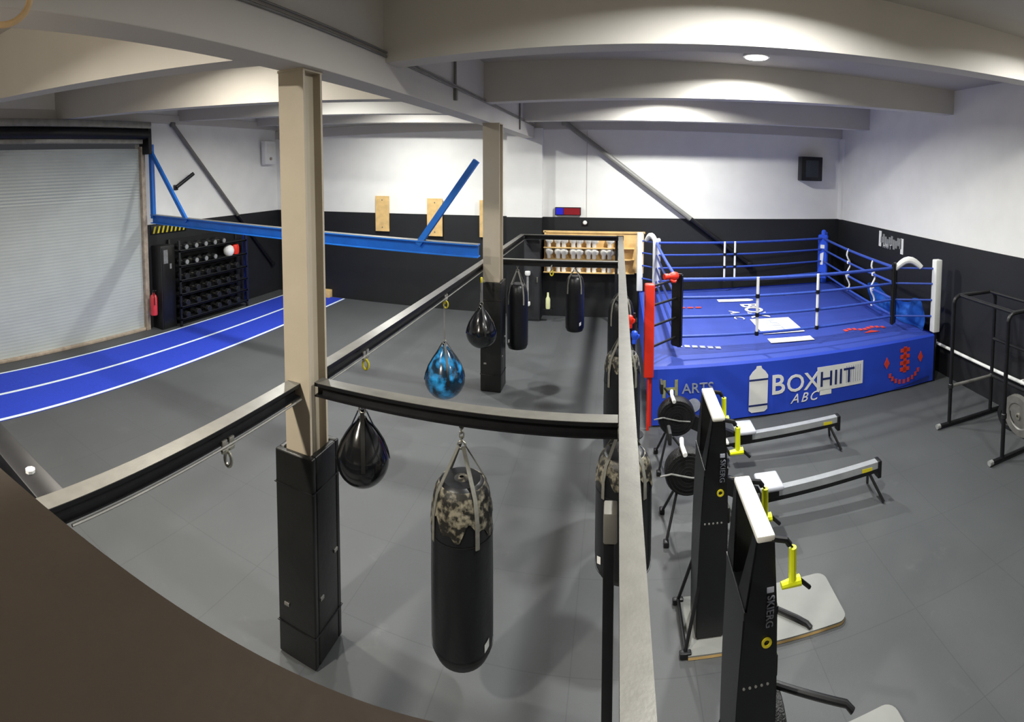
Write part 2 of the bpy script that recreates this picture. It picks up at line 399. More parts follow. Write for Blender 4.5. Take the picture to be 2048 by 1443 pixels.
# ------------------------------------------------------------------ hanging bags
def heavy_bag(x, y, zt, zb, r, label, hook=2.185, tape=0, grp='black heavy bags', patch=None, lean=0):
    t = Thing('heavy_bag', label, 'punching bag', (x,y,zb), grp)
    H = zt-zb
    prof = [(0,0),(r*.6,.004),(r*.86,.025),(r*.97,.08),(r,.16),(r*1.0,H*.5),(r*.985,H*.75),(r*.95,H*.86),(r*.84,H*.95),(r*.72,H*.985),(r*.6,H),(0,H)]
    b = B(); lathe(b, prof, (x,y,zb), 36); t.part('body', b, M_leath)
    for zz in (.08, .72):
        b = B(); lathe(b, [(r*1.002,-.004),(r*1.008,0),(r*1.002,.004)], (x,y,zb+H*zz), 36); t.part('seam', b, M_blkpad)
    zc = min(hook-.06, zt+.24)
    for k in range(4):
        a = PI/4+k*PI/2; c, s = math.cos(a), math.sin(a)
        b = B()
        def P(rad, z): return (x+c*rad, y+s*rad, z)
        w = .015; tang = Vector((-s,c,0))*w; nrm = Vector((c,s,0))*.006
        pts = [P(r*1.0,zb+H*.7), P(r*.985,zb+H*.84), P(r*.86,zb+H*.955), P(r*.66,zt+.02), P(.02,zc)]
        V = [[b.verts.new(Vector(p)+tang*i+nrm*j) for i, j in ((-1,0),(1,0),(1,1),(-1,1))] for p in pts]
        for A, D in zip(V, V[1:]):
            for i in range(4): b.faces.new((A[i], A[(i+1) % 4], D[(i+1) % 4], D[i]))
        b.faces.new(V[0]); b.faces.new(V[-1][::-1])
        t.part('strap', b, M_strap)
    b = B(); tube(b, [(x+.03*math.cos(k*PI/5), y, zc+.03*math.sin(k*PI/5)) for k in range(10)], .006, 6, True)
    link_chain(b, (x,y,zc+.02), (x,y,hook)); t.part('chain', b, M_steel)
    if tape:
        def f(u, v):
            a = u*2*PI; zlow = H*(1-tape)+.05*math.sin(a*5)+.03*math.sin(a*11+1)
            z = zlow+(H*.985-zlow)*min(1, v/.8)
            q = z/H; rr = r*(1.0 if q < .75 else 1.0-.05*(q-.75)/.11 if q < .86 else .95-.11*(q-.86)/.09 if q < .95 else .84-.12*(q-.95)/.035)
            if v > .8: rr = r*.72*(1-(v-.8)/.2*.93); z = H*(.985+.02*(v-.8)/.2)
            return (x+math.cos(a)*(rr+.005), y+math.sin(a)*(rr+.005), zb+z)
        b = B(); grid(b, f, 60, 15); t.part('tape_wrap', b, M_tape, 'worn silver tape around the top')
    if patch is not None:
        a0 = patch
        def g(u, v):
            a = a0+(u-.5)*.22; return (x+math.cos(a)*(r+.004), y+math.sin(a)*(r+.004), zb+.15+v*.06+.02*(u-.5))
        b = B(); grid(b, g, 4, 2); t.part('logo_patch', b, M_wht, 'white printed mark near the base')
    return t
heavy_bag(-1.08,3.49,1.78,.47,.226,'large black heavy bag with worn silver taped top, hanging from the near cross beam',tape=.21,patch=-.42)
heavy_bag(.075,3.98,1.81,.83,.222,'black heavy bag behind the right rail with worn taped top, nearest on that rail',tape=.19,patch=-2.55)
heavy_bag(.075,5.85,1.93,.75,.21,'black heavy bag on the right rail, second behind the near cross beam',tape=.14)
heavy_bag(.07,7.95,2.0,.75,.205,'black heavy bag on the right rail, farthest along beside the ring')
heavy_bag(-1.85,9.56,1.84,.6,.2,'black heavy bag hanging right of the far cream column',patch=-2.3)
heavy_bag(-.77,9.56,2.02,.98,.175,'slim black heavy bag on the far cross beam with white mark low down',patch=-.9)

def tear_bag(x, y, zc, r, top, label, m, strapm, rope=0, grp='teardrop bags', nm='teardrop_bag'):
    zb = zc-r; t = Thing(nm, label, 'punching bag', (x,y,zb), grp)
    ht = r*1.55
    prof = [(0,0)]+[(r*math.sin(a), r-r*math.cos(a)) for a in [PI*k/16 for k in range(1,10)]]
    prof += [(r*.93,r*1.33),(r*.78,r*1.72),(r*.58,r*2.05),(r*.38,r*2.32),(r*.22,r*2.5),(r*.16,r*2.62),(0,r*2.63)]
    b = B(); lathe(b, prof, (x,y,zb), 36); t.part('body', b, m)
    zt = zb+r*2.62
    for k in range(4):
        a = k*PI/2+.5; c, s = math.cos(a), math.sin(a); b = B()
        pts = [(r*1.005,r*1.02),(r*.945,r*1.33),(r*.795,r*1.72),(r*.595,r*2.05),(r*.395,r*2.32),(.03,r*2.62+.05)]
        tg = Vector((-s,c,0))*.016; nr = Vector((c,s,0))*.006
        V = [[b.verts.new(Vector((x+c*q,y+s*q,zb+z))+tg*i+nr*j) for i, j in ((-1,0),(1,0),(1,1),(-1,1))] for q, z in pts]
        for A, D in zip(V, V[1:]):
            for i in range(4): b.faces.new((A[i], A[(i+1) % 4], D[(i+1) % 4], D[i]))
        b.faces.new(V[0]); b.faces.new(V[-1][::-1]); t.part('strap', b, strapm)
    b = B(); tube(b, [(x+.028*math.cos(k*PI/5), y, zt+.06+.028*math.sin(k*PI/5)) for k in range(10)], .006, 6, True); t.part('ring', b, M_steel)
    b = B()
    if rope:
        tube(b, [(x,y,zt+.08),(x,y,top-.1)], rope, 8); t.part('hanging_strap', b, M_gal2)
        b = B(); cbox(b, (x,y,top-.06), (.035,.035,.1), .01); t.part('swivel', b, M_yel2, 'yellow swivel clip')
    else:
        link_chain(b, (x,y,zt+.07), (x,y,top)); t.part('chain', b, M_steel)
    return t
tear_bag(-1.88,3.49,1.75,.205,2.185,'glossy black teardrop bag beside the near cream column',M_gloss,M_blkpad)
tear_bag(-2.40,6.95,1.0,.29,2.185,'blue and black marbled teardrop bag hanging from the left rail',M_aqua,M_blkpad,rope=.012)
tear_bag(-2.24,8.4,1.24,.265,2.185,'glossy black teardrop bag in front of the far cream column',M_gloss,M_blkpad,rope=.022)

def hook(x, y, z, label, yellow=True):
    t = Thing('beam_hook', label, 'hook', (x,y,z), 'beam trolley hooks')
    b = B(); cbox(b, (x,y-.035,z-.03), (.02,.05,.09), .006); cbox(b, (x,y+.035,z-.03), (.02,.05,.09), .006); tube(b, [(x,y-.06,z-.05),(x,y+.06,z-.05)], .012, 8); t.part('clamp', b, M_steel)
    b = B(); tube(b, [(x+.03*math.cos(a), y, z-.13+.05*math.sin(a)) for a in [2*PI*k/12 for k in range(12)]], .012, 6, True); t.part('carabiner', b, M_yel2 if yellow else M_steel)
    return t
hook(XLr+.05,4.5,2.2,'yellow carabiner hook clamped under the left rail next to the near column')
hook(XLr+.05,6.95,2.2,'yellow hook clamp on the left rail above the blue teardrop bag')
hook(-1.2,9.5,2.2,'yellow and silver hook on the far cross beam, left of the slim bag')
hook(XLr+.06,2.5,2.2,'plain silver hook under the left rail near the mezzanine',False)

# ------------------------------------------------------------------ blue pull-up frame
t = Thing('pull_up_rig', 'blue steel frame with long beam and two diagonal struts by the shutter', 'frame', (-6.3,8.5,0))
def bar(p, q, w, h, m, nm, label=None):
    p = Vector(p); q = Vector(q); d = (q-p).normalized(); s = Vector((0,1,0)); u = d.cross(s).normalized(); b = B()
    prism(b, [p+s*a*w/2+u*c*h/2 for a, c in ((-1,-1),(1,-1),(1,1),(-1,1))], q-p); return t.part(nm, b, m, label, smooth=False)
yb = 8.45
zl, zr_ = 2.97, 2.72
def slope(x): return zl+(zr_-zl)*(x+10.4)/8.1
def flange(z0, z1, y0, y1, m, nm, label=None):
    b = B(); prism(b, [(-10.4,y0,zl+z0),(-10.4,y1,zl+z0),(-10.4,y1,zl+z1),(-10.4,y0,zl+z1)], (8.1,0,zr_-zl)); t.part(nm, b, m, label, smooth=False)
flange(-.02,.0,yb-.09,yb+.09,M_blue,'top_flange'); flange(-.2,-.02,yb-.008,yb+.008,M_blue,'web'); flange(-.22,-.2,yb-.09,yb+.09,M_blue,'bottom_flange')
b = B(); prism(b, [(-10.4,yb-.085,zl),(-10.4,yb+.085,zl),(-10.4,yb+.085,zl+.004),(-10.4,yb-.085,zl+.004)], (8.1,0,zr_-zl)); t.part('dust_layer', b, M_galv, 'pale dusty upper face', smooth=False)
bar((-10.38,yb,zl-.1),(-10.38,yb,4.75),.1,.1,M_blue,'upright')
bar((-10.36,yb-.02,4.55),(-9.1,yb-.02,zl-.12),.07,.09,M_blue,'strut')
bar((-2.33,yb-.02,4.12),(-3.38,yb-.02,2.68),.1,.1,M_blue,'strut')
b = B(); box(b, (-10.41,11.92,0), (-10.33,12.02,2.1), .006); p = obj('blue_post', b, mat('deep_blue_paint','#2a40c4',.45), None, (-10.37,11.97,0)); tag(p, 'dark blue upright post at the right end of the dumbbell rack', 'post')

# ------------------------------------------------------------------ blue sprint lane
t = Thing('sprint_lane', 'bright blue turf sprint lane with white lines in front of the shutter', 'turf track', (-9,8,0))
b = B(); box(b, (-10.0,1.5,0), (-8.0,13.85,.012)); t.part('turf', b, M_turf, smooth=False)
for x0, x1 in ((-10.0,-9.95), (-9.03,-8.96), (-8.07,-8.0)):
    b = B(); box(b, (x0,1.5,.011), (x1,13.85,.0145)); t.part('line', b, M_line, smooth=False)
b = B(); box(b, (-8.85,13.72,0), (-8.5,13.92,.24), .01); o = obj('plyo_box', b, M_ply, None, (-8.67,13.82,0)); tag(o, 'small pale wooden block against the far wall at the lane end', 'box')

# ------------------------------------------------------------------ dumbbell rack
RX0, RX1, RY0, RY1 = -10.55, -10.08, 9.02, 11.72
t = Thing('dumbbell_rack', 'tall black dumbbell rack against the left wall behind the blue lane', 'rack', (-10.3,10.35,0))
for y in (RY0, RY1-.06):
    for x in (RX0+.02, RX1-.05):
        b = B(); box(b, (x,y,0), (x+.05,y+.06,2.25), .005); t.part('upright', b, M_dark)
rows = [2.0, 1.6, 1.22, .86, .52, .2]
for z in rows:
    b = B(); box(b, (RX0+.02,RY0,z-.05), (RX1,RY1,z-.02), .004); box(b, (RX1-.02,RY0,z-.06), (RX1,RY1,z+.0), .004); t.part('shelf', b, M_dark)
b = B(); box(b, (RX0,RY0,.02), (RX0+.015,RY1,2.25)); t.part('back_panel', b, M_dark)
def dumbbell(loc, face, label, r=.085):
    x, y, z = loc; t = Thing('dumbbell', label, 'dumbbell', loc, 'dumbbells on the black rack')
    R = Matrix.Rotation(PI/2, 3, 'Y')
    b = B(); lathe(b, [(0,-.17),(.016,-.17),(.019,0),(.016,.17),(0,.17)], (x,y,z+r), 10, R); t.part('handle', b, M_steel)
    for s in (-1, 1):
        b = B(); lathe(b, [(0,-.06),(r*.9,-.06),(r,-.05),(r,.05),(r*.9,.06),(0,.06)], (x+s*.14,y,z+r), 8, R); h = t.part('head', b, M_rub)
        b = B(); lathe(b, [(0,0),(r*.72,0),(r*.72,.006),(0,.007)], (x+s*.14+(.06 if s > 0 else -.066),y,z+r), 14, R); t.part('face_plate', b, face, None, h)
    return t.o
rown = ['top','second','third','fourth','fifth','bottom']
side = {0:[9.3,9.66,10.02,10.38,10.74], 1:[9.3,9.66,10.02,10.38]}
p1 = p2 = None
for ri, z in enumerate(rows):
    ys = side.get(ri, [9.3+.4*k for k in range(6)])
    for k, y in enumerate(ys):
        l = '%s dumbbell, %s from the left on the %s shelf of the black rack' % ('silver-faced' if ri < 2 else 'dark', ORD[k], rown[ri])
        loc = (-10.28, y, z-.018)
        if ri < 2:
            if p1 is None: p1 = dumbbell(loc, M_iron, l)
            else: dup(p1, loc, l)
        else:
            if p2 is None: p2 = dumbbell(loc, M_dark, l)
            else: dup(p2, loc, l)

def glove(loc, m, cuffm, label, grp, rot=0, nm='boxing_glove', s=1.0, wd=1.0):
    x, y, z = loc; t = Thing(nm, label, 'boxing glove', loc, grp)
    b = B(); lathe(b, [(0,.0),(.05*s,.002),(.055*s,.02),(.05*s,.1*s),(.062*s,.13*s),(.085*s,.19*s),(.088*s,.24*s),(.07*s,.295*s),(.035*s,.318*s),(0,.32*s)], (x,y,z), 16)
    bmesh.ops.scale(b, vec=(wd,wd,1), space=Matrix.Translation((-x,-y,0)), verts=b.verts); t.part('mitt', b, m)
    b = B(); tube(b, [(x+.06*s,y-.03*s,z+.12*s),(x+.095*s,y-.045*s,z+.17*s),(x+.1*s,y-.05*s,z+.22*s),(x+.075*s,y-.06*s,z+.25*s)], [.022*s,.034*s,.032*s,.016*s], 10); t.part('thumb', b, m)
    b = B(); lathe(b, [(.057*s,.0),(.063*s,.01),(.06*s,.085*s),(.053*s,.09*s)], (x,y,z), 16); t.part('cuff', b, cuffm)
    t.o.rotation_euler = (0,0,rot); return t.o
# white and red item on the rack
t = Thing('head_guard', 'white and red boxing head guard on the second shelf of the rack', 'head guard', (-10.2,11.15,1.585))
b = B(); lathe(b, [(0,0),(.1,.01),(.15,.08),(.16,.17),(.13,.26),(.06,.31),(0,.32)], (-10.2,11.05,1.585), 20); t.part('shell', b, M_wht)
b = B(); lathe(b, [(0,0),(.11,.01),(.13,.08),(.13,.2),(.11,.28),(0,.3)], (-10.2,11.31,1.6), 20); t.part('side_pad', b, M_red, 'red padded side')
# tall black bag left of the rack
t = Thing('kit_locker', 'tall black kit locker between the shutter guide and dumbbell rack', 'locker', (-10.4,8.75,0))
b = B(); box(b, (-10.58,8.5,.0), (-10.2,8.98,2.15), .02); t.part('body', b, M_dark)
b = B(); box(b, (-10.2,8.53,.05), (-10.185,8.95,2.1), .006); d = t.part('door', b, M_blkpad)
b = B(); box(b, (-10.186,8.58,1.7), (-10.18,8.72,2.05)); box(b, (-10.186,8.78,1.55), (-10.18,8.84,1.68)); t.part('label_strip', b, M_iron, 'pale worn sticker', d)
t = Thing('fire_extinguisher', 'red fire extinguisher at the foot of the shutter guide rail', 'fire extinguisher', (-10.3,8.3,.42))
b = B(); lathe(b, [(0,0),(.085,0),(.09,.02),(.09,.44),(.07,.5),(.03,.53),(.03,.57),(0,.57)], (-10.3,8.3,.42), 20); t.part('cylinder', b, mat('extinguisher_red','#c83a40',.35))
b = B(); tube(b, [(-10.3,8.3,.98),(-10.24,8.3,1.04),(-10.2,8.3,1.06)], .012, 6); cbox(b, (-10.3,8.3,1.02), (.04,.04,.08), .008); t.part('valve', b, M_blkst)
b = B(); tube(b, [(-10.3,8.3,1.0),(-10.2,8.24,.95),(-10.19,8.24,.7)], .012, 6); t.part('hose', b, M_blkst)
# hazard strip
t = Thing('hazard_board', 'small black board with yellow hazard chevrons under the blue beam', 'sign', (-10.57,9.1,2.4))
b = B(); box(b, (-10.585,8.5,2.42), (-10.565,9.75,2.66), .004); t.part('board', b, M_blkst)
b = B()
for k in range(8):
    y = 8.56+k*.15; prism(b, [(-10.564,y,2.45),(-10.564,y+.06,2.45),(-10.564,y+.12,2.63),(-10.564,y+.06,2.63)], (.004,0,0))
t.part('chevrons', b, M_yel2, 'yellow chevrons')
# braces on walls
def brace(p, q, r, label, up):
    t = Thing('wall_brace', label, 'brace', p)
    f = (p[2]-ZD)/(p[2]-q[2]); mid = tuple(p[i]+(q[i]-p[i])*f for i in range(3))
    b = B(); tube(b, [p,mid], r, 10); t.part('rod', b, up)
    b = B(); tube(b, [mid,q], r*.97, 10); t.part('lower_rod', b, M_blkst, 'black painted lower length')
    for e, m_ in ((p,up),(q,M_blkst)):
        b = B(); cbox(b, e, (r*2.2,)*3, .02); t.part('end_fitting', b, m_)
brace((-10.52,9.33,5.3),(-10.52,13.5,.95),.055,'dark diagonal steel brace across the left wall above the dumbbell rack', M_pipe)
brace((-1.42,13.83,5.2),(3.6,13.83,1.45),.07,'grey diagonal steel brace across the far wall beside the ring', mat('pale_grey_brace','#8b8a85',.5,var=.06))
t = Thing('wall_bracket', 'short black bracket arm angled off the left wall above the blue strut', 'bracket', (-10.55,9.4,3.6))
b = B(); tube(b, [(-10.56,9.42,3.62),(-10.42,9.95,3.98)], .05, 10); t.part('arm', b, M_blkst)
b = B(); cbox(b, (-10.57,9.42,3.62), (.04,.14,.14), .01); t.part('base_plate', b, M_blkst)
t = Thing('alarm_box', 'white control box high on the left wall behind the near column', 'box', (-10.5,13.3,4.3))
b = B(); box(b, (-10.53,13.05,4.2), (-10.36,13.6,4.95), .03); t.part('case', b, M_wht)
b = B(); box(b, (-10.36,13.15,4.55), (-10.35,13.5,4.85), .004); t.part('cover_plate', b, M_skiw)
b = B(); lathe(b, [(0,0),(.05,0),(.05,.03),(0,.04)], (-10.36,13.32,4.38), 12, Matrix.Rotation(PI/2,3,'Y')); t.part('dial', b, M_rusty)

# ------------------------------------------------------------------ far wall items
for k, (x0, x1, z0, z1) in enumerate(((-6.92,-6.48,2.16,3.2), (-5.29,-4.83,2.08,3.15), (-3.75,-3.3,2.1,3.12))):
    t = Thing('plywood_board', ['plywood board on the far wall, leftmost of three, right of the near column','plywood board on the far wall behind the blue strut','plywood board on the far wall, partly hidden by the far column'][k], 'board', ((x0+x1)/2,YF-.04,z0), 'plywood boards on the far wall')
    b = B(); box(b, (x0,YF-.095,z0), (x1,YF-.056,z1), .003); t.part('panel', b, M_ply, smooth=False)
    for zz in (z0+.12, z1-.12):
        b = B(); lathe(b, [(0,0),(.02,0),(.016,.008),(0,.01)], ((x0+x1)/2,YF-.095,zz), 10, Matrix.Rotation(PI/2,3,'X')); t.part('screw', b, M_pipe)
t = Thing('round_timer', 'blue and red electronic round timer on the far wall', 'timer', (-1.3,YF-.05,2.76))
b = B(); box(b, (-1.67,YF-.08,2.745), (-.98,YF,2.96), .01); t.part('case', b, M_blkst)
b = B(); box(b, (-1.65,YF-.084,2.765), (-1.45,YF-.08,2.94)); t.part('blue_display', b, M_ledb, 'blue segment', smooth=False)
b = B(); box(b, (-1.44,YF-.084,2.765), (-1.0,YF-.08,2.94)); r = t.part('red_display', b, M_ledr, 'red segment', smooth=False)
t = Thing('wall_speaker', 'black loudspeaker on the far wall near the right corner', 'speaker', (5.27,13.8,3.78))
b = B(); box(b, (4.96,13.62,3.78), (5.58,YF,4.45), .02); t.part('cabinet', b, M_blkst)
b = B(); box(b, (5.08,13.612,3.88), (5.46,13.622,4.35), .01); t.part('grille', b, M_spk)
# glove panel
PX0, PX1, PZ0, PZ1, PY = -1.93, .70, 1.25, 2.33, 13.72
t = Thing('glove_display', 'plywood display panel with three shelves of white boxing gloves', 'shelf', (-.6,PY,PZ0))
b = B(); box(b, (PX0,PY,PZ0), (PX1,PY+.03,PZ1), .004); t.part('back_board', b, M_ply, smooth=False)
b = B(); box(b, (PX0-.03,PY-.03,PZ1-.03), (PX1+.03,PY+.03,PZ1+.02), .004); t.part('top_rail', b, M_ply, smooth=False)
for z in (1.93, 1.63, 1.28):
    b = B(); box(b, (PX0,PY-.2,z-.02), (PX1-.25,PY,z), .004); t.part('shelf', b, M_ply, smooth=False)
for x in (PX0, PX1-.05):
    b = B(); box(b, (x,PY-.03,PZ0), (x+.05,PY,PZ1), .004); t.part('side_batten', b, M_ply, smooth=False)
g0 = None; rn = ['upper','middle','lower']
for ri, z in enumerate((1.93, 1.63, 1.28)):
    xs = [PX0+.13+.2*k+(.05 if k % 2 else 0) for k in range(10)]
    for k, x in enumerate(xs):
        if ri == 0 and k in (7,): continue
        n = k if not (ri == 0 and k > 7) else k-1
        l = 'white boxing glove, %s from the left on the %s shelf of the plywood panel' % (ORD[n], rn[ri])
        loc = (x, PY-.1, z)
        if g0 is None: g0 = glove(loc, M_glove, M_wht, l, 'white gloves on the plywood panel', s=.92, wd=1.18)
        else: dup(g0, loc, l, rotz=(PI if k % 2 else 0))
# lamp bulb above the panel
t = Thing('sensor', 'small white round sensor on the far wall above the glove panel', 'sensor', (-.87,13.9,2.5))
b = B(); lathe(b, [(0,0),(.06,.0),(.06,.03),(.04,.06),(0,.07)], (-.87,YF-.01,2.55), 14, Matrix.Rotation(PI/2,3,'X')); t.part('lens', b, M_wht)
b = B(); cbox(b, (-.87,YF-.02,2.55), (.16,.03,.16), .005); t.part('mount', b, M_blkst)
# lockers under the pilaster
t = Thing('tall_locker', 'tall charcoal locker against the far wall right of the far column', 'locker', (-2.2,13.5,0))
b = B(); box(b, (-2.42,13.36,0), (-2.0,13.66,2.25), .012); t.part('body', b, M_grey)
b = B(); box(b, (-2.4,13.345,.05), (-2.02,13.36,2.2), .006); d = t.part('door', b, M_grey)
b = B(); cbox(b, (-2.06,13.335,1.1), (.02,.03,.14), .004); t.part('handle', b, M_steel, None, d)
t = Thing('white_roller', 'white bar with knob ends standing upright against the tall charcoal locker', 'bar', (-2.3,13.25,.45))
b = B(); tube(b, [(-2.3,13.26,.5),(-2.3,13.26,1.28)], .03, 10); t.part('shaft', b, M_iron)
for z in (.46, 1.26):
    b = B(); lathe(b, [(0,0),(.06,.0),(.075,.04),(.07,.1),(0,.11)], (-2.3,13.26,z-.03), 14); t.part('knob', b, M_wht)
t = Thing('spray_bottle', 'small pale yellow bottle on a shelf bracket below the glove panel', 'bottle', (-1.78,13.36,.35))
b = B(); lathe(b, [(0,0),(.055,0),(.06,.02),(.06,.26),(.03,.32),(.025,.42),(0,.42)], (-1.78,13.36,.35), 14); t.part('bottle', b, mat('pale_yellow_plastic','#d9dca8',.4))
b = B(); box(b, (-1.9,13.28,.325), (-1.66,13.45,.35), .004); t.part('bracket', b, M_blkst)
# white skirting pipe on right wall
t = Thing('wall_pipe', 'thin white pipe running low along the black right wall', 'pipe', (6.2,6,.61))
b = B(); tube(b, [(6.2,9.2,.61),(6.2,4.0,.62)], .03, 10); t.part('pipe', b, M_wht)
for y in (4.4,6.2,8.8):
    b = B(); cbox(b, (6.235,y,.61), (.07,.04,.08), .006); t.part('clip', b, M_wht)
# wall sign H
t = Thing('wall_sign', 'white H logo sign on the black right wall above the ring ropes', 'sign', (6.25,10.85,2.26))
Ms = frame_M((6.245,11.42,2.30), (0,-1,0), (0,0,1))
b = B(); box(b, (6.252,11.3,2.25), (6.262,11.42,2.63)); t.part('letter_bar', b, M_wht, smooth=False)
b = B(); box(b, (6.252,10.25,2.2), (6.262,10.37,2.56)); t.part('letter_bar', b, M_wht, smooth=False)
b = B()
for k in range(10):
    y = 11.28-k*.1; z = 2.44+.05*math.sin(k*1.7); h = .09+.06*abs(math.sin(k*2.3)); box(b, (6.252,y-.045,z-h), (6.262,y+.045,z+h*.6))
t.part('emblem', b, M_iron, smooth=False)
t.text('lettering', 'HIIT', .16, frame_M((6.25,11.2,2.24), (0,-1,0), (0,0,1)), M_wht, spacing=1.5)

# ------------------------------------------------------------------ boxing ring
FL, FR, BR, BL = Vector((.56,7.93,0)), Vector((5.86,8.31,0)), Vector((5.95,13.6,0)), Vector((.57,13.0,0))
ZP = .95
def q(u, v, z): return FL*(1-u)*(1-v)+FR*u*(1-v)+BR*u*v+BL*(1-u)*v+Vector((0,0,z))
ring = Thing('boxing_ring', 'raised boxing ring with blue canvas, blue skirt and blue ropes', 'boxing ring', (3.2,10.7,0))
b = B(); prism(b, [q(.01,.01,.02),q(.99,.01,.02),q(.99,.99,.02),q(.01,.99,.02)], (0,0,ZP-.05)); ring.part('platform', b, M_dark, smooth=False)
b = B()
def cf(u, v):
    e = min(u,1-u,v,1-v); dz = -.03*max(0,1-e/.02); 
    return q(u, v, ZP+dz+.004*math.sin(u*9+v*3))
grid(b, cf, 60, 60); ring.part('canvas', b, M_canvas)
def skirt(A, D, nm='skirt'):
    d = (D-A); L = d.length; d.normalize(); n = Vector((d.y,-d.x,0))
    def f(u, v):
        z = .03+(ZP-.03)*v
        off = .01+.006*math.sin(u*L*7)*(1-v)+(.016*max(0,math.sin(u*PI*2.2-3.2+v*3)) if u > .55 else 0)*math.sin(v*PI)
        if v > .96: off -= .03*(v-.96)/.04
        return A+d*L*u+n*off+Vector((0,0,z))
    b = B(); grid(b, f, 90, 24); return ring.part(nm, b, M_apron)
sf = skirt(FL, FR); skirt(FR, BR); skirt(BL, FL); skirt(BR, BL)
b = B(); box(b, (.52,7.9,.03), (.555,7.94,.83)); ring.part('skirt_piping', b, M_red, 'red vertical trim on skirt corner')
b = B(); grid(b, lambda u, v: FR+Vector((-1.0+.9*u,-.012-.02*v*math.sin(u*3)-.0717*(1-u)*1.0-.01,.05+.1*v*u)), 12, 4); ring.part('skirt_fold', b, M_canvas, 'loose folded skirt hem')
# front skirt printing
fd = (FR-FL).normalized(); fn = Vector((fd.y,-fd.x,0))
def ap(x, z, off=.032):
    s = (x-FL.x)/fd.x; p = FL+fd*s+fn*off; return Vector((p.x,p.y,z))
def AM(x, z, off=.032): return frame_M(ap(x,z,off), fd, (0,0,1))
def aprism(b, pts, th=.004, off=.03): prism(b, [ap(x,z,off) for x, z in pts], fn*th)
b = B(); aprism(b, [(2.13,.14),(2.18,.1),(2.40,.1),(2.45,.14),(2.45,.70),(2.40,.77),(2.34,.82),(2.33,.86),(2.25,.86),(2.24,.82),(2.18,.77),(2.13,.70)])
ring.part('bottle_logo', b, M_wht, 'white bottle-shaped punch bag print', sf, False)
for z0 in (.62,.2):
    b = B(); aprism(b, [(2.13,z0),(2.45,z0),(2.45,z0+.03),(2.13,z0+.03)], .003, .035); ring.part('logo_band', b, M_navy, None, sf, False)
ring.text('skirt_letter', 'B', .46, AM(2.5,.36), M_wht, sf, bold=.006)
ring.text('skirt_lettering', 'OX', .41, AM(2.775,.36), M_wht, sf, spacing=.95, bold=.004)
b = B(); aprism(b, [(3.34,.3),(4.24,.3),(4.24,.71),(3.34,.71)]); aprism(b, [(3.4,.22),(3.62,.22),(3.62,.31),(3.4,.31)]); ring.part('logo_panel', b, M_wht, 'white printed block', sf, False)
ring.text('skirt_lettering', 'HIIT', .37, AM(3.38,.37,.037), M_navy, sf, spacing=1.02, bold=.002)
b = B()
for k in range(7): aprism(b, [(3.9+k*.045,.36),(3.9+k*.045+.014,.36),(3.9+k*.045+.014,.66),(3.9+k*.045,.66)], .003, .035)
ring.part('barcode_stripes', b, M_silverp, None, sf, False)
ring.text('skirt_lettering', 'ABC', .22, AM(2.86,.16), M_wht, sf, shear=.35, spacing=1.3)
ring.text('skirt_letter', 'H', .4, AM(.70,.47), M_gold, sf, bold=.004, label='gold capital letter')
ring.text('skirt_lettering', 'ARTS', .22, AM(1.03,.52), M_greyp, sf, bold=.002)
b = B(); lathe(b, [(0,0),(.11,0),(.11,.004),(0,.005)], ap(1.22,.32,.03), 20, Matrix.Rotation(PI/2,3,'X')); ring.part('round_emblem', b, M_silverp, None, sf, False)
b = B()
for z0 in (.36,.48,.6,.72): aprism(b, [(5.05,z0),(5.26,z0),(5.26,z0+.07),(5.05,z0+.07)])
aprism(b, [(5.12,.33),(5.19,.33),(5.19,.82),(5.12,.82)], .003, .031)
for xc in (4.75,5.52): aprism(b, [(xc,.46),(xc+.06,.56),(xc,.68),(xc-.06,.56)])
for k in range(9): 
    a = PI*(1.15+.7*k/8); x = 5.15+.36*math.cos(a); z = .46+.3*math.sin(a); aprism(b, [(x-.025,z-.04),(x+.025,z-.04),(x+.025,z+.04),(x-.025,z+.04)])
ring.part('lantern_emblem', b, M_redp, 'red lantern emblem', sf, False)
# canvas printing (reads towards the camera)
zc_ = ZP+.012
def cq(pts, th=.003):
    b = B(); prism(b, [(x,y,zc_) for x, y in pts], (0,0,th)); ring.part('canvas_logo', b, M_wht, 'white logo block printed on canvas', None, False)
cq([(2.35,12.0),(2.35,11.78),(3.1,11.78),(3.2,11.84),(3.2,11.94),(3.1,12.0)])
cq([(2.72,10.3),(3.55,10.3),(3.55,9.3),(2.72,9.3)]); cq([(2.72,9.02),(3.55,9.02),(3.55,8.78),(2.72,8.78)])
ring.text('canvas_lettering', 'BOX', .56, frame_M((2.8,11.55,zc_), (0,-1,0), (1,0,0)), M_wht, spacing=.95, bold=.008)
ring.text('canvas_lettering', 'HIIT', .4, frame_M((2.95,10.22,zc_+.004), (0,-1,0), (1,0,0)), M_silverp, bold=.0)
ring.text('canvas_lettering', 'ABC', .3, frame_M((2.42,11.0,zc_), (0,-1,0), (1,0,0)), M_wht, shear=.3, spacing=1.2)
b = B(); 
for k in range(9):
    x = 4.3+k*.1; y = 9.12+.05*math.sin(k*1.3); prism(b, [(x,y-.06,zc_),(x+.07,y-.06,zc_),(x+.07,y+.06,zc_),(x,y+.06,zc_)], (0,0,.003))
prism(b, [(4.6,8.85,zc_),(4.95,8.85,zc_),(4.8,8.98,zc_)], (0,0,.003)); ring.part('canvas_emblem', b, M_redp, 'red emblem printed on canvas', None, False)
b = B()
for k in range(6):
    x = 1.05+k*.13; y = 8.86-.03*k; prism(b, [(x,y-.05,zc_),(x+.09,y-.07,zc_),(x+.09,y+.04,zc_),(x,y+.06,zc_)], (0,0,.003))
ring.part('canvas_emblem', b, M_silverp, 'pale emblem printed on canvas', None, False)
b = B()
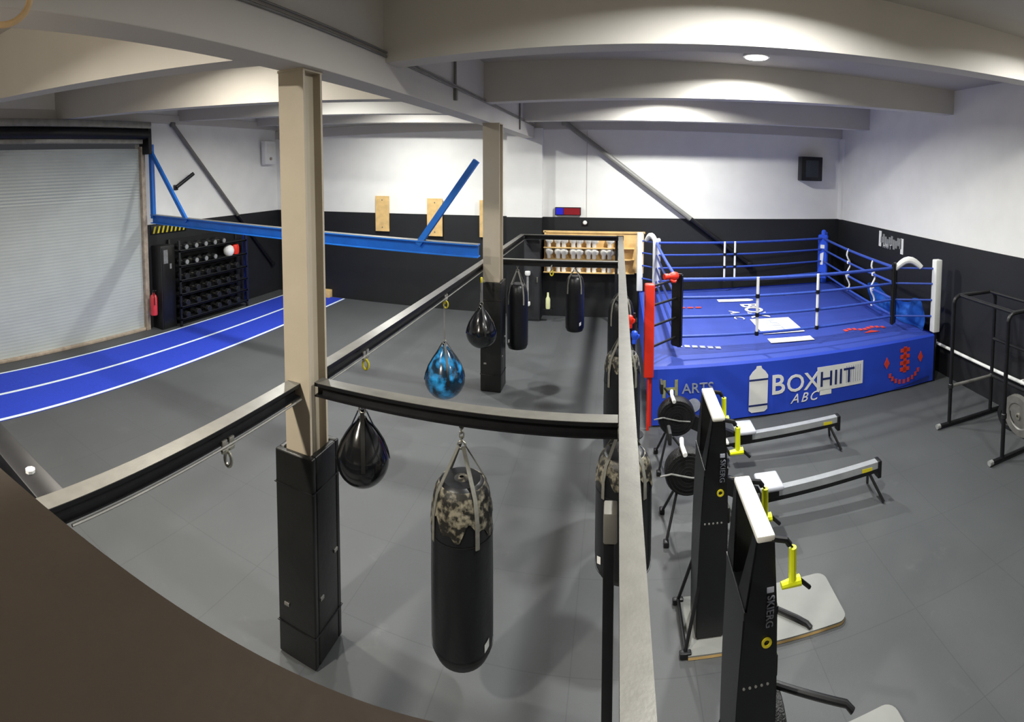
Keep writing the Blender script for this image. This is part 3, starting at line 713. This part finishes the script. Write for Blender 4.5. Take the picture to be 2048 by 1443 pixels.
for k in range(4): prism(b, [(1.2+k*.18,11.3,zc_),(1.33+k*.18,11.3,zc_),(1.33+k*.18,11.38,zc_),(1.2+k*.18,11.38,zc_)], (0,0,.003))
ring.part('canvas_emblem', b, M_redp, 'red print at the left of the canvas', None, False)
# posts and pads
posts = [((.50,7.84),M_red,.84,2.27,'red corner post'), ((5.90,8.36),M_wht,.97,2.4,'white corner post'), ((5.70,13.62),M_bluep,.9,2.35,'blue corner post'), ((.57,13.02),M_wht,.95,2.42,'white corner post')]
for (x, y), m, z0, z1, l in posts:
    b = B(); box(b, (x-.075,y-.075,z0), (x+.075,y+.075,z1), .02, seg=3); ring.part('corner_post', b, m, l)
    b = B(); tube(b, [(x,y,0),(x,y,z0+.05)], .022 if m is M_red else .045, 12); ring.part('post_foot', b, M_red if m is M_red else M_blkst)
rc = [Vector((.98,8.38,0)), Vector((5.16,8.72,0)), Vector((5.52,13.25,0)), Vector((.95,12.62,0))]
padm = [M_blkpad, M_blkpad, M_bluep, M_wht]
for i in range(4):
    p = rc[i]; ctr = Vector((3.2,10.8,0)); d = (ctr-p).normalized(); s = Vector((-d.y,d.x,0))
    w = [.1,.09,.14,.13][i]
    b = B(); prism(b, [p+s*w-d*.03+Vector((0,0,1.12)), p+s*w+d*.05+Vector((0,0,1.12)), p-s*w+d*.05+Vector((0,0,1.12)), p-s*w-d*.03+Vector((0,0,1.12))], (0,0,1.2))
    bmesh.ops.bevel(b, geom=list(b.edges), offset=.02, segments=2, affect='EDGES')
    pd = ring.part('corner_pad', b, padm[i], ['black corner cushion','black corner cushion','blue corner cushion with white print','white corner cushion'][i])
    if i == 2:
        b = B(); prism(b, [p+d*.052+s*.06+Vector((0,0,1.95)), p+d*.052-s*.06+Vector((0,0,1.95)), p+d*.052-s*.06+Vector((0,0,2.05)), p+d*.052+s*.06+Vector((0,0,2.05))], d*.004)
        prism(b, [p+d*.052+s*.02+Vector((0,0,1.5)), p+d*.052-s*.06+Vector((0,0,1.5)), p+d*.052-s*.06+Vector((0,0,1.8)), p+d*.052+s*.04+Vector((0,0,1.85))], d*.004)
        ring.part('pad_print', b, M_wht, None, pd, False)
    # white folded cover on top of the cushion
    if i in (1, 2, 3):
        po = Vector((posts[i][0][0], posts[i][0][1], 0)); m = [None,M_wht,M_bluep,M_wht][i]
        b = B(); pts = []
        for k in range(9):
            tt = k/8; c = p+(po-p)*tt*.62; c.z = 2.2+.16*math.sin(PI*tt)+.04*tt; pts.append(c)
        tube(b, pts, [.05+.02*math.sin(PI*k/8) for k in range(9)], 10); ring.part('cushion_cover', b, m)
    # connectors to post
    po = Vector((posts[i][0][0], posts[i][0][1], 0))
    for z in (1.28,1.6,1.92,2.22):
        b = B(); tube(b, [p+Vector((0,0,z)), po+Vector((0,0,z))], .02, 8); ring.part('turnbuckle', b, M_rope if i else M_blkst)
for i in range(4):
    a, c = rc[i], rc[(i+1) % 4]
    for z in (1.28,1.6,1.92,2.22):
        pts = []
        for k in range(13):
            tt = k/12; p = a+(c-a)*tt; p.z = z-.03*math.sin(PI*tt); pts.append(p)
        b = B(); tube(b, pts, .03 if z > 2.2 else .024, 10); ring.part('rope', b, M_rope)
def spacer(a, c, tt, wav, z0=1.22, z1=2.22):
    p = a+(c-a)*tt; b = B()
    pts = [Vector((p.x+wav*.05*math.sin(k*.9), p.y-.03, z0+(z1-z0)*k/14)) for k in range(15)]
    tube(b, pts, .026 if not wav else .02, 8); o = ring.part('rope_tie', b, M_wht)
    for z in (1.28,1.6,1.92):
        b = B(); lathe(b, [(.034,-.035),(.037,0),(.034,.035)], (p.x,p.y-.03,z-.02), 10); ring.part('tie_clip', b, M_blkst if not wav else M_wht, None, o)
for i, tt, w in ((0,.33,0),(0,.6,0),(2,.56,0),(2,.62,0),(1,.57,1),(1,.24,1)): spacer(rc[i], rc[(i+1) % 4], tt, w)
# loose things around the ring
def df(u, v): return (5.74+.05*math.sin(u*14+v*4)+.04*math.sin(u*31)*v, 8.55+2.3*u, ZP+.01+(.46+.1*math.sin(u*7+1)+.05*math.sin(u*17))*v)
b = B(); grid(b, df, 60, 10); bmesh.ops.solidify(b, geom=list(b.faces), thickness=.02)
o = obj('folded_cover', b, M_drape, None, (5.74,9.7,ZP)); tag(o, 'crumpled sky blue cover heaped along the right edge of the ring', 'cover')
g = glove((1.0,8.22,2.22), M_red, M_red, 'red boxing glove resting on top of the red ring corner', 'coloured gloves', s=.8, nm='boxing_glove')
g.rotation_euler = (0, PI/2, .4); g.location = (.75,8.2,2.3)
g2 = glove((.20,7.62,1.66), M_red, M_red, 'red boxing glove hung beside the right rail, left of the ring', 'coloured gloves', s=.6);
g3 = glove((.27,7.64,1.42), M_bluep, M_bluep, 'blue boxing glove hung below the red one, left of the ring', 'coloured gloves', s=.6)
b = B(); tube(b, [(.27,7.7,0),(.27,7.7,1.86)], .02, 8); lathe(b, [(0,0),(.16,0),(.16,.015),(0,.02)], (.27,7.7,0), 16); o = obj('glove_stand', b, M_blkst, None, (.27,7.7,0)); tag(o, 'thin black glove stand at the left front of the ring', 'stand')

# ------------------------------------------------------------------ ski machines
def ski(x, y, label, deck_x1=2.04):
    t = Thing('ski_machine', label, 'ski machine', (x,y,0), 'ski machines')
    # side columns (Y shape from behind) and lower body
    zt = 2.02
    def loft(secs):
        b = B(); V = []
        for z, x0, x1, y0, y1 in secs: V.append([b.verts.new(p) for p in ((x+x0,y+y0,z),(x+x1,y+y0,z),(x+x1,y+y1,z),(x+x0,y+y1,z))])
        for A, D in zip(V, V[1:]):
            for i in range(4): b.faces.new((A[i],A[(i+1) % 4],D[(i+1) % 4],D[i]))
        b.faces.new(V[0][::-1]); b.faces.new(V[-1])
        bmesh.ops.bevel(b, geom=[e for e in b.edges if abs((e.verts[0].co-e.verts[1].co).z) > .1], offset=.01, segments=2, affect='EDGES'); return b
    t.part('body', loft([(.05,-.1,.14,-.16,.16),(.55,-.1,.15,-.18,.18),(1.0,-.09,.15,-.2,.2),(1.5,-.07,.13,-.235,.235),(1.56,-.07,.13,-.24,.24)]), M_skib)
    t.part('arm', loft([(1.5,-.07,.13,-.235,-.04),(zt-.03,-.02,.085,-.285,-.2)]), M_skib)
    t.part('arm', loft([(1.5,-.07,.13,.04,.235),(zt-.03,-.02,.085,.2,.285)]), M_skib)
    b = B(); box(b, (x-.02,y-.29,zt-.04), (x+.085,y+.29,zt), .012); t.part('head_cover', b, M_skiw, 'pale grey top cover')
    Rx = Matrix.Rotation(PI/2, 3, 'Y')
    b = B(); lathe(b, [(0,-.05),(.19,-.05),(.21,-.03),(.21,.04),(.19,.05),(.165,.05),(.165,.03),(0,.03)], (x+.19,y,.6), 28, Rx); fwp = t.part('flywheel_case', b, M_mesh)
    b = B(); lathe(b, [(0,0),(.16,0),(.15,.02),(0,.03)], (x+.222,y,.6), 24, Rx); t.part('flywheel_disc', b, M_skiw, 'white disc face', fwp)
    for s in (-1, 1):
        b = B(); tube(b, [(x+.06,y+s*.27,zt-.03),(x+.15,y+s*.28,zt-.05),(x+.17,y+s*.28,zt-.08)], .018, 8); hd = t.part('pulley_arm', b, M_blkst)
        b = B(); tube(b, [(x+.19,y+s*.28,zt-.1),(x+.195,y+s*.28,zt-.3)], .022, 10); tube(b, [(x+.13,y+s*.28,zt-.31),(x+.24,y+s*.28,zt-.3)], [.02,.03], 10); t.part('handle', b, M_yel, 'bright yellow pull handle')
        b = B(); tube(b, [(x+.24,y+s*.28,zt-.3),(x+.3,y+s*.28,zt-.36)], .012, 6); t.part('cord', b, M_blkst)
        b = B(); tube(b, [(x+.17,y+s*.28,zt-.08),(x+.19,y+s*.28,zt-.1)], .006, 6); t.part('cord', b, M_blkst)
    # side lettering
    t.text('side_lettering', 'SKIERG', .062, frame_M((x+.06,y-.2545,1.645), (0,.1,-1), (1,0,0)), M_silverp, spacing=1.05)
    b = B(); lathe(b, [(.016,0),(.03,0),(.03,.006),(.016,.006)], (x+.07,y-.228,1.35), 20, Matrix.Rotation(PI/2,3,'X')); t.part('side_emblem', b, M_yel2, 'yellow round emblem')
    b = B(); cbox(b, (x+.075,y-.2565,1.68), (.04,.006,.03)); t.part('side_badge', b, M_silverp)
    for k in range(5):
        b = B(); lathe(b, [(0,0),(.008,0),(.008,.004),(0,.005)], (x-.05+k*.035,y-.206,1.08), 8, Matrix.Rotation(PI/2,3,'X')); t.part('screw', b, M_iron)
    b = B(); tube(b, [(x+.1,y,1.0),(x+.17,y,1.04)], .015, 8); box(b, (x+.16,y-.09,.98), (x+.19,y+.09,1.12), .01); mo = t.part('monitor', b, M_rub)
    b = B(); box(b, (x+.191,y-.07,1.0), (x+.194,y+.07,1.1)); t.part('screen', b, mat('olive_screen','#8c9050',.4) if 'olive_screen' not in bpy.data.materials else bpy.data.materials['olive_screen'], None, mo)
    # stand
    b = B()
    X1 = deck_x1-x; pts = [(-.18,-.3)]+[(X1-.09+.09*math.sin(a),-.21-.09*math.cos(a)) for a in [PI/2*k/5 for k in range(6)]]+[(X1-.09+.09*math.cos(a),.21+.09*math.sin(a)) for a in [PI/2*k/5 for k in range(6)]]+[(-.18,.3)]
    prism(b, [(x+px,y+py,.028) for px, py in pts], (0,0,.012)); t.part('deck_top', b, M_deck, 'grey deck surface', smooth=False)
    b = B(); prism(b, [(x+px,y+py,.004) for px, py in pts], (0,0,.024)); t.part('deck_board', b, M_ply, 'plywood deck edge', smooth=False)
    for s in (-1, 1):
        b = B(); tube(b, [(x-.06,y+s*.15,.6),(x-.2,y+s*.26,.05)], .016, 8); cbox(b, (x-.2,y+s*.27,.03), (.1,.05,.05), .01); t.part('rear_leg', b, M_blkst)
    b = B(); tube(b, [(x-.2,y-.26,.06),(x-.2,y+.26,.06)], .016, 8); t.part('foot_bar', b, M_blkst)
    return t
k1 = ski(.80,4.33,'black ski machine with yellow handles, farther of the two, beside the right rail')
k2 = dup(k1.o, (.79,2.93,0), 'black ski machine with yellow handles, nearest the camera at the bottom of the photo')
b = B(); tube(b, [(1.36,4.4,.075),(1.6,4.17,.07),(1.67,4.09,.065),(1.69,4.05,.05)], .022, 10); k1.part('deck_bar', b, M_blkst)
b = B(); tube(b, [(.9,3.02,.82),(1.15,2.86,.81),(1.38,2.71,.80),(1.41,2.68,.77)], .022, 10); o = obj('side_bar', b, M_blkst, k2, (.79,2.93,0))
# ------------------------------------------------------------------ rowers
def rower(x, y, label, fx=.07):
    """x = flywheel centre; machine runs towards +X"""
    t = Thing('rowing_machine', label, 'rowing machine', (x,y,0), 'rowing machines')
    Ry = Matrix.Rotation(PI/2,3,'X')
    b = B(); lathe(b, [(0,-.09),(.12,-.1),(.24,-.085),(.255,-.06),(.255,.06),(.24,.085),(.12,.1),(0,.09)], (x+fx,y,.66), 32, Ry); fw = t.part('fan_housing', b, M_mesh)
    b = B()
    for s in (-.1,.1):
        for k in range(5): lathe(b, [(.05+.04*k-.004,-.003),(.05+.04*k+.004,-.003),(.05+.04*k+.004,.003),(.05+.04*k-.004,.003)], (x+fx,y+s,.66), 28, Ry)
    t.part('fan_rings', b, M_dark, None, fw)
    b = B(); tube(b, [(x-.24,y-.1,.66),(x-.12,y-.11,.69),(x+.1,y-.115,.64),(x+.25,y-.1,.62)], .01, 8); t.part('chrome_band', b, M_iron, None, fw)
    b = B(); tube(b, [(x+.02,y-.17,.93),(x+.0,y,.95),(x+.02,y+.17,.93)], .026, 10); t.part('handle', b, M_wht, 'white pull handle')
    b = B(); tube(b, [(x+.05,y,.86),(x-.1,y,1.05)], .014, 8); box(b, (x-.16,y-.1,1.0), (x-.12,y+.1,1.14), .012); t.part('monitor', b, M_rub)
    for s in (-1, 1):
        b = B(); tube(b, [(x-.05,y+s*.05,.45),(x-.18,y+s*.26,.03)], .016, 8); cbox(b, (x-.18,y+s*.27,.03), (.06,.08,.06), .012); t.part('front_leg', b, M_blkst)
    b = B(); prism(b, [(x+.15,y-.04,.75),(x+.15,y+.04,.75),(x+.15,y+.04,.55),(x+.15,y-.04,.55)], (.75,0,-.38)); t.part('front_frame', b, M_blkst)
    for s in (-1, 1):
        b = B(); prism(b, [(x+.78,y+s*.12-.05,.14),(x+.78,y+s*.12+.05,.14),(x+.81,y+s*.12+.05,.14),(x+.81,y+s*.12-.05,.14)], (-.14,0,.26)); t.part('footplate', b, M_rub)
        b = B(); cbox(b, (x+.75,y+s*.12,.32), (.05,.12,.03), .008); t.part('foot_strap', b, M_skiw)
    b = B(); prism(b, [(x+.72,y-.045,.24),(x+.72,y+.045,.24),(x+.72,y+.045,.33),(x+.72,y-.045,.33)], (1.72,0,.1)); t.part('monorail', b, M_alum, smooth=False)
    b = B(); prism(b, [(x+.72,y-.05,.2),(x+.72,y+.05,.2),(x+.72,y+.05,.245),(x+.72,y-.05,.245)], (1.7,0,.1)); t.part('rail_underside', b, M_blkst, 'black underside of the rail', smooth=False)
    b = B(); box(b, (x+2.2,y-.048,.335), (x+2.34,y-.044,.38)); t.part('rail_badge', b, M_yel2, 'yellow badge on rail', smooth=False)
    sx = x+1.02
    b = B(); box(b, (sx-.14,y-.17,.4), (sx+.14,y+.17,.46), .025, seg=3); t.part('seat', b, M_seat)
    b = B(); box(b, (sx-.11,y-.07,.27), (sx+.11,y+.07,.4), .01); t.part('seat_carriage', b, M_blkst)
    b = B(); tube(b, [(x+.6,y-.24,.04),(x+.6,y+.24,.04)], .022, 8); tube(b, [(x+.6,y,.04),(x+.66,y,.3)], .022, 8); t.part('front_foot', b, M_blkst)
    for s in (-1, 1):
        b = B(); tube(b, [(x+2.3,y,.33),(x+2.42,y+s*.22,.02)], .018, 8); t.part('rear_leg', b, M_blkst)
    b = B(); box(b, (x+2.42,y-.06,.22), (x+2.47,y+.06,.44), .01); t.part('end_cap', b, M_blkst)
    b = B(); tube(b, [(x+.25,y,.62),(x+.5,y,.55),(x+.75,y,.5)], .008, 6); t.part('chain', b, M_steel)
    return t
r1 = rower(.74,5.62,'rowing machine with grey seat, nearer of the two, behind the ski machines')
dup(r1.o, (.76,6.92,0), 'rowing machine with grey seat, farther of the two, in front of the ring skirt')

# ------------------------------------------------------------------ dip rack at the right
def rack(x0, y0):
    t = Thing('dip_rack', 'black tubular dip rack by the right wall with curved top bars', 'rack', (x0+.6,y0-.6,0))
    ys = (y0, y0-1.28)
    for y in ys:
        b = B(); tube(b, [(x0-.12,y,.045),(x0+1.2,y,.045)], .034, 10); ft = t.part('foot_bar', b, M_blkst)
        b = B(); tube(b, [(x0-.16,y,.045),(x0-.1,y,.045)], .04, 10); t.part('foot_cap', b, M_iron, 'pale worn end cap', ft)
        for x in (x0+.08, x0+.95):
            b = B(); tube(b, [(x,y,.05),(x,y,2.02)], .032, 10); t.part('upright', b, M_blkst)
            b = B(); lathe(b, [(.034,0),(.042,.01),(.042,.07),(.034,.08)], (x,y,.62), 10); t.part('collar', b, M_dark)
        pts = [(x0+.08,y,2.0)]+[(x0+.08+.12*(1-math.cos(a)),y,2.0+.12*math.sin(a)) for a in (.4,.8,1.2,1.57)]+[(x0+.83+.12*math.sin(a),y,2.12-.12*(1-math.cos(a))) for a in (0,.4,.8,1.2,1.57)]
        b = B(); tube(b, pts, .032, 10); t.part('top_bar', b, M_blkst)
    for x, z in ((x0+.2,2.12),(x0+.83,2.12),(x0+.95,.66),(x0+.95,1.3)):
        b = B(); tube(b, [(x,ys[0],z),(x,ys[1],z)], .03, 10); t.part('link_bar', b, M_blkst)
    b = B(); tube(b, [(x0+.08,ys[0],.66),(x0+.95,ys[0],.66)], .026, 10); t.part('low_bar', b, M_gal2)
    return t
rack(4.97,6.64)
for k, (x, y, r) in enumerate(((5.75,5.75,.33),(5.78,6.05,.2))):
    t = Thing('weight_plate', ['large grey weight disc leaning inside the dip rack','smaller grey weight disc behind the large one in the dip rack'][k], 'weight plate', (x,y,0), 'weight discs in the dip rack')
    R = Matrix.Rotation(PI/2-.12,3,'Y') @ Matrix.Identity(3)
    b = B(); lathe(b, [(.03,-.03),(r*.6,-.025),(r*.65,-.04),(r,-.04),(r,.04),(r*.65,.04),(r*.6,.025),(.03,.03)], (x,y,r), 30, R); t.part('disc', b, M_rub if k else M_gal2)
    b = B(); lathe(b, [(.025,-.045),(.05,-.045),(.05,.045),(.025,.045)], (x,y,r), 16, R); t.part('hub', b, M_steel)

# ------------------------------------------------------------------ mezzanine edge and hoop near the camera
an = math.radians(-8); nn = Vector((math.sin(an),math.cos(an),0)); dd = Vector((nn.y,-nn.x,0))
t = Thing('mezzanine_rail', 'wide taupe painted handrail board close to the camera', 'handrail', (0,.3,0))
zl_ = 3.52; D = .48/1.125
e0 = Vector((0,0,zl_-.05))+nn*D
b = B(); prism(b, [e0-dd*9, e0-dd*9-nn*.36, e0-dd*9-nn*.36+Vector((0,0,.05)), e0-dd*9+Vector((0,0,.05))], dd*9.1)
bmesh.ops.bevel(b, geom=list(b.edges), offset=.008, segments=2, affect='EDGES'); t.part('top_board', b, M_brown)
b = B(); prism(b, [e0-dd*9-nn*.1+Vector((0,0,-1.0)), e0-dd*9-nn*.2+Vector((0,0,-1.0)), e0-dd*9-nn*.2, e0-dd*9-nn*.1], dd*9.1); t.part('parapet', b, M_brown, smooth=False)
t.o['kind'] = 'structure'
t = Thing('gymnastic_ring', 'pale wooden gymnastic ring hanging at the top left near the camera', 'ring', (-2.02,.82,4.7))
cx_, cy_, cz_ = -1.97, .86, 4.745
v = Vector((cx_,cy_,0)).normalized(); s = Vector((-v.y,v.x,0))
b = B(); tube(b, [Vector((cx_,cy_,cz_))+s*.117*math.cos(a)+Vector((0,0,.117*math.sin(a))) for a in [2*PI*k/40 for k in range(40)]], .014, 10, True); t.part('hoop', b, M_wood)
b = B(); box(b, (cx_-.018,cy_-.003,cz_+.1), (cx_+.018,cy_+.003,ZC)); t.part('strap', b, M_blkst, smooth=False)

# ------------------------------------------------------------------ world, camera, view
w = bpy.data.worlds.new('World'); bpy.context.scene.world = w; w.use_nodes = True
w.node_tree.nodes['Background'].inputs['Color'].default_value = (.6,.62,.66,1); w.node_tree.nodes['Background'].inputs['Strength'].default_value = .05

YAW, PITCH, ROLL, F, V0 = 0.2021, -0.0562, 0.0015, 1049.386, 394.70
fw = Vector((-math.sin(YAW)*math.cos(PITCH), math.cos(YAW)*math.cos(PITCH), math.sin(PITCH)))
rt = Vector((math.cos(YAW), math.sin(YAW), 0)); up = rt.cross(fw)
rt2 = rt*math.cos(ROLL)+up*math.sin(ROLL); up2 = -rt*math.sin(ROLL)+up*math.cos(ROLL)
cam = bpy.data.cameras.new('camera'); co = bpy.data.objects.new('camera', cam); C.objects.link(co)
co.matrix_world = Matrix(((rt2.x,up2.x,-fw.x,0),(rt2.y,up2.y,-fw.y,0),(rt2.z,up2.z,-fw.z,4.0),(0,0,0,1)))
cam.type = 'PANO'
def setp(k, v):
    for tgt in (cam, getattr(cam, 'cycles', None)):
        if tgt is not None and hasattr(tgt, k):
            try: setattr(tgt, k, v)
            except Exception as ex: print('cam', k, ex)
setp('panorama_type', 'CENTRAL_CYLINDRICAL')
setp('central_cylindrical_range_u_min', -1024/F); setp('central_cylindrical_range_u_max', 1024/F)
setp('central_cylindrical_range_v_min', -(1443-V0)/F); setp('central_cylindrical_range_v_max', V0/F)
setp('central_cylindrical_radius', 1.0)
cam.clip_start = .02; cam.clip_end = 100
sc = bpy.context.scene; sc.camera = co
sc.view_settings.view_transform = 'Standard'; sc.view_settings.look = 'None'; sc.view_settings.gamma = 1
sc.view_settings.use_curve_mapping = False; sc.view_settings.exposure = 0.12
sc.cycles.max_bounces = 8; sc.cycles.diffuse_bounces = 5
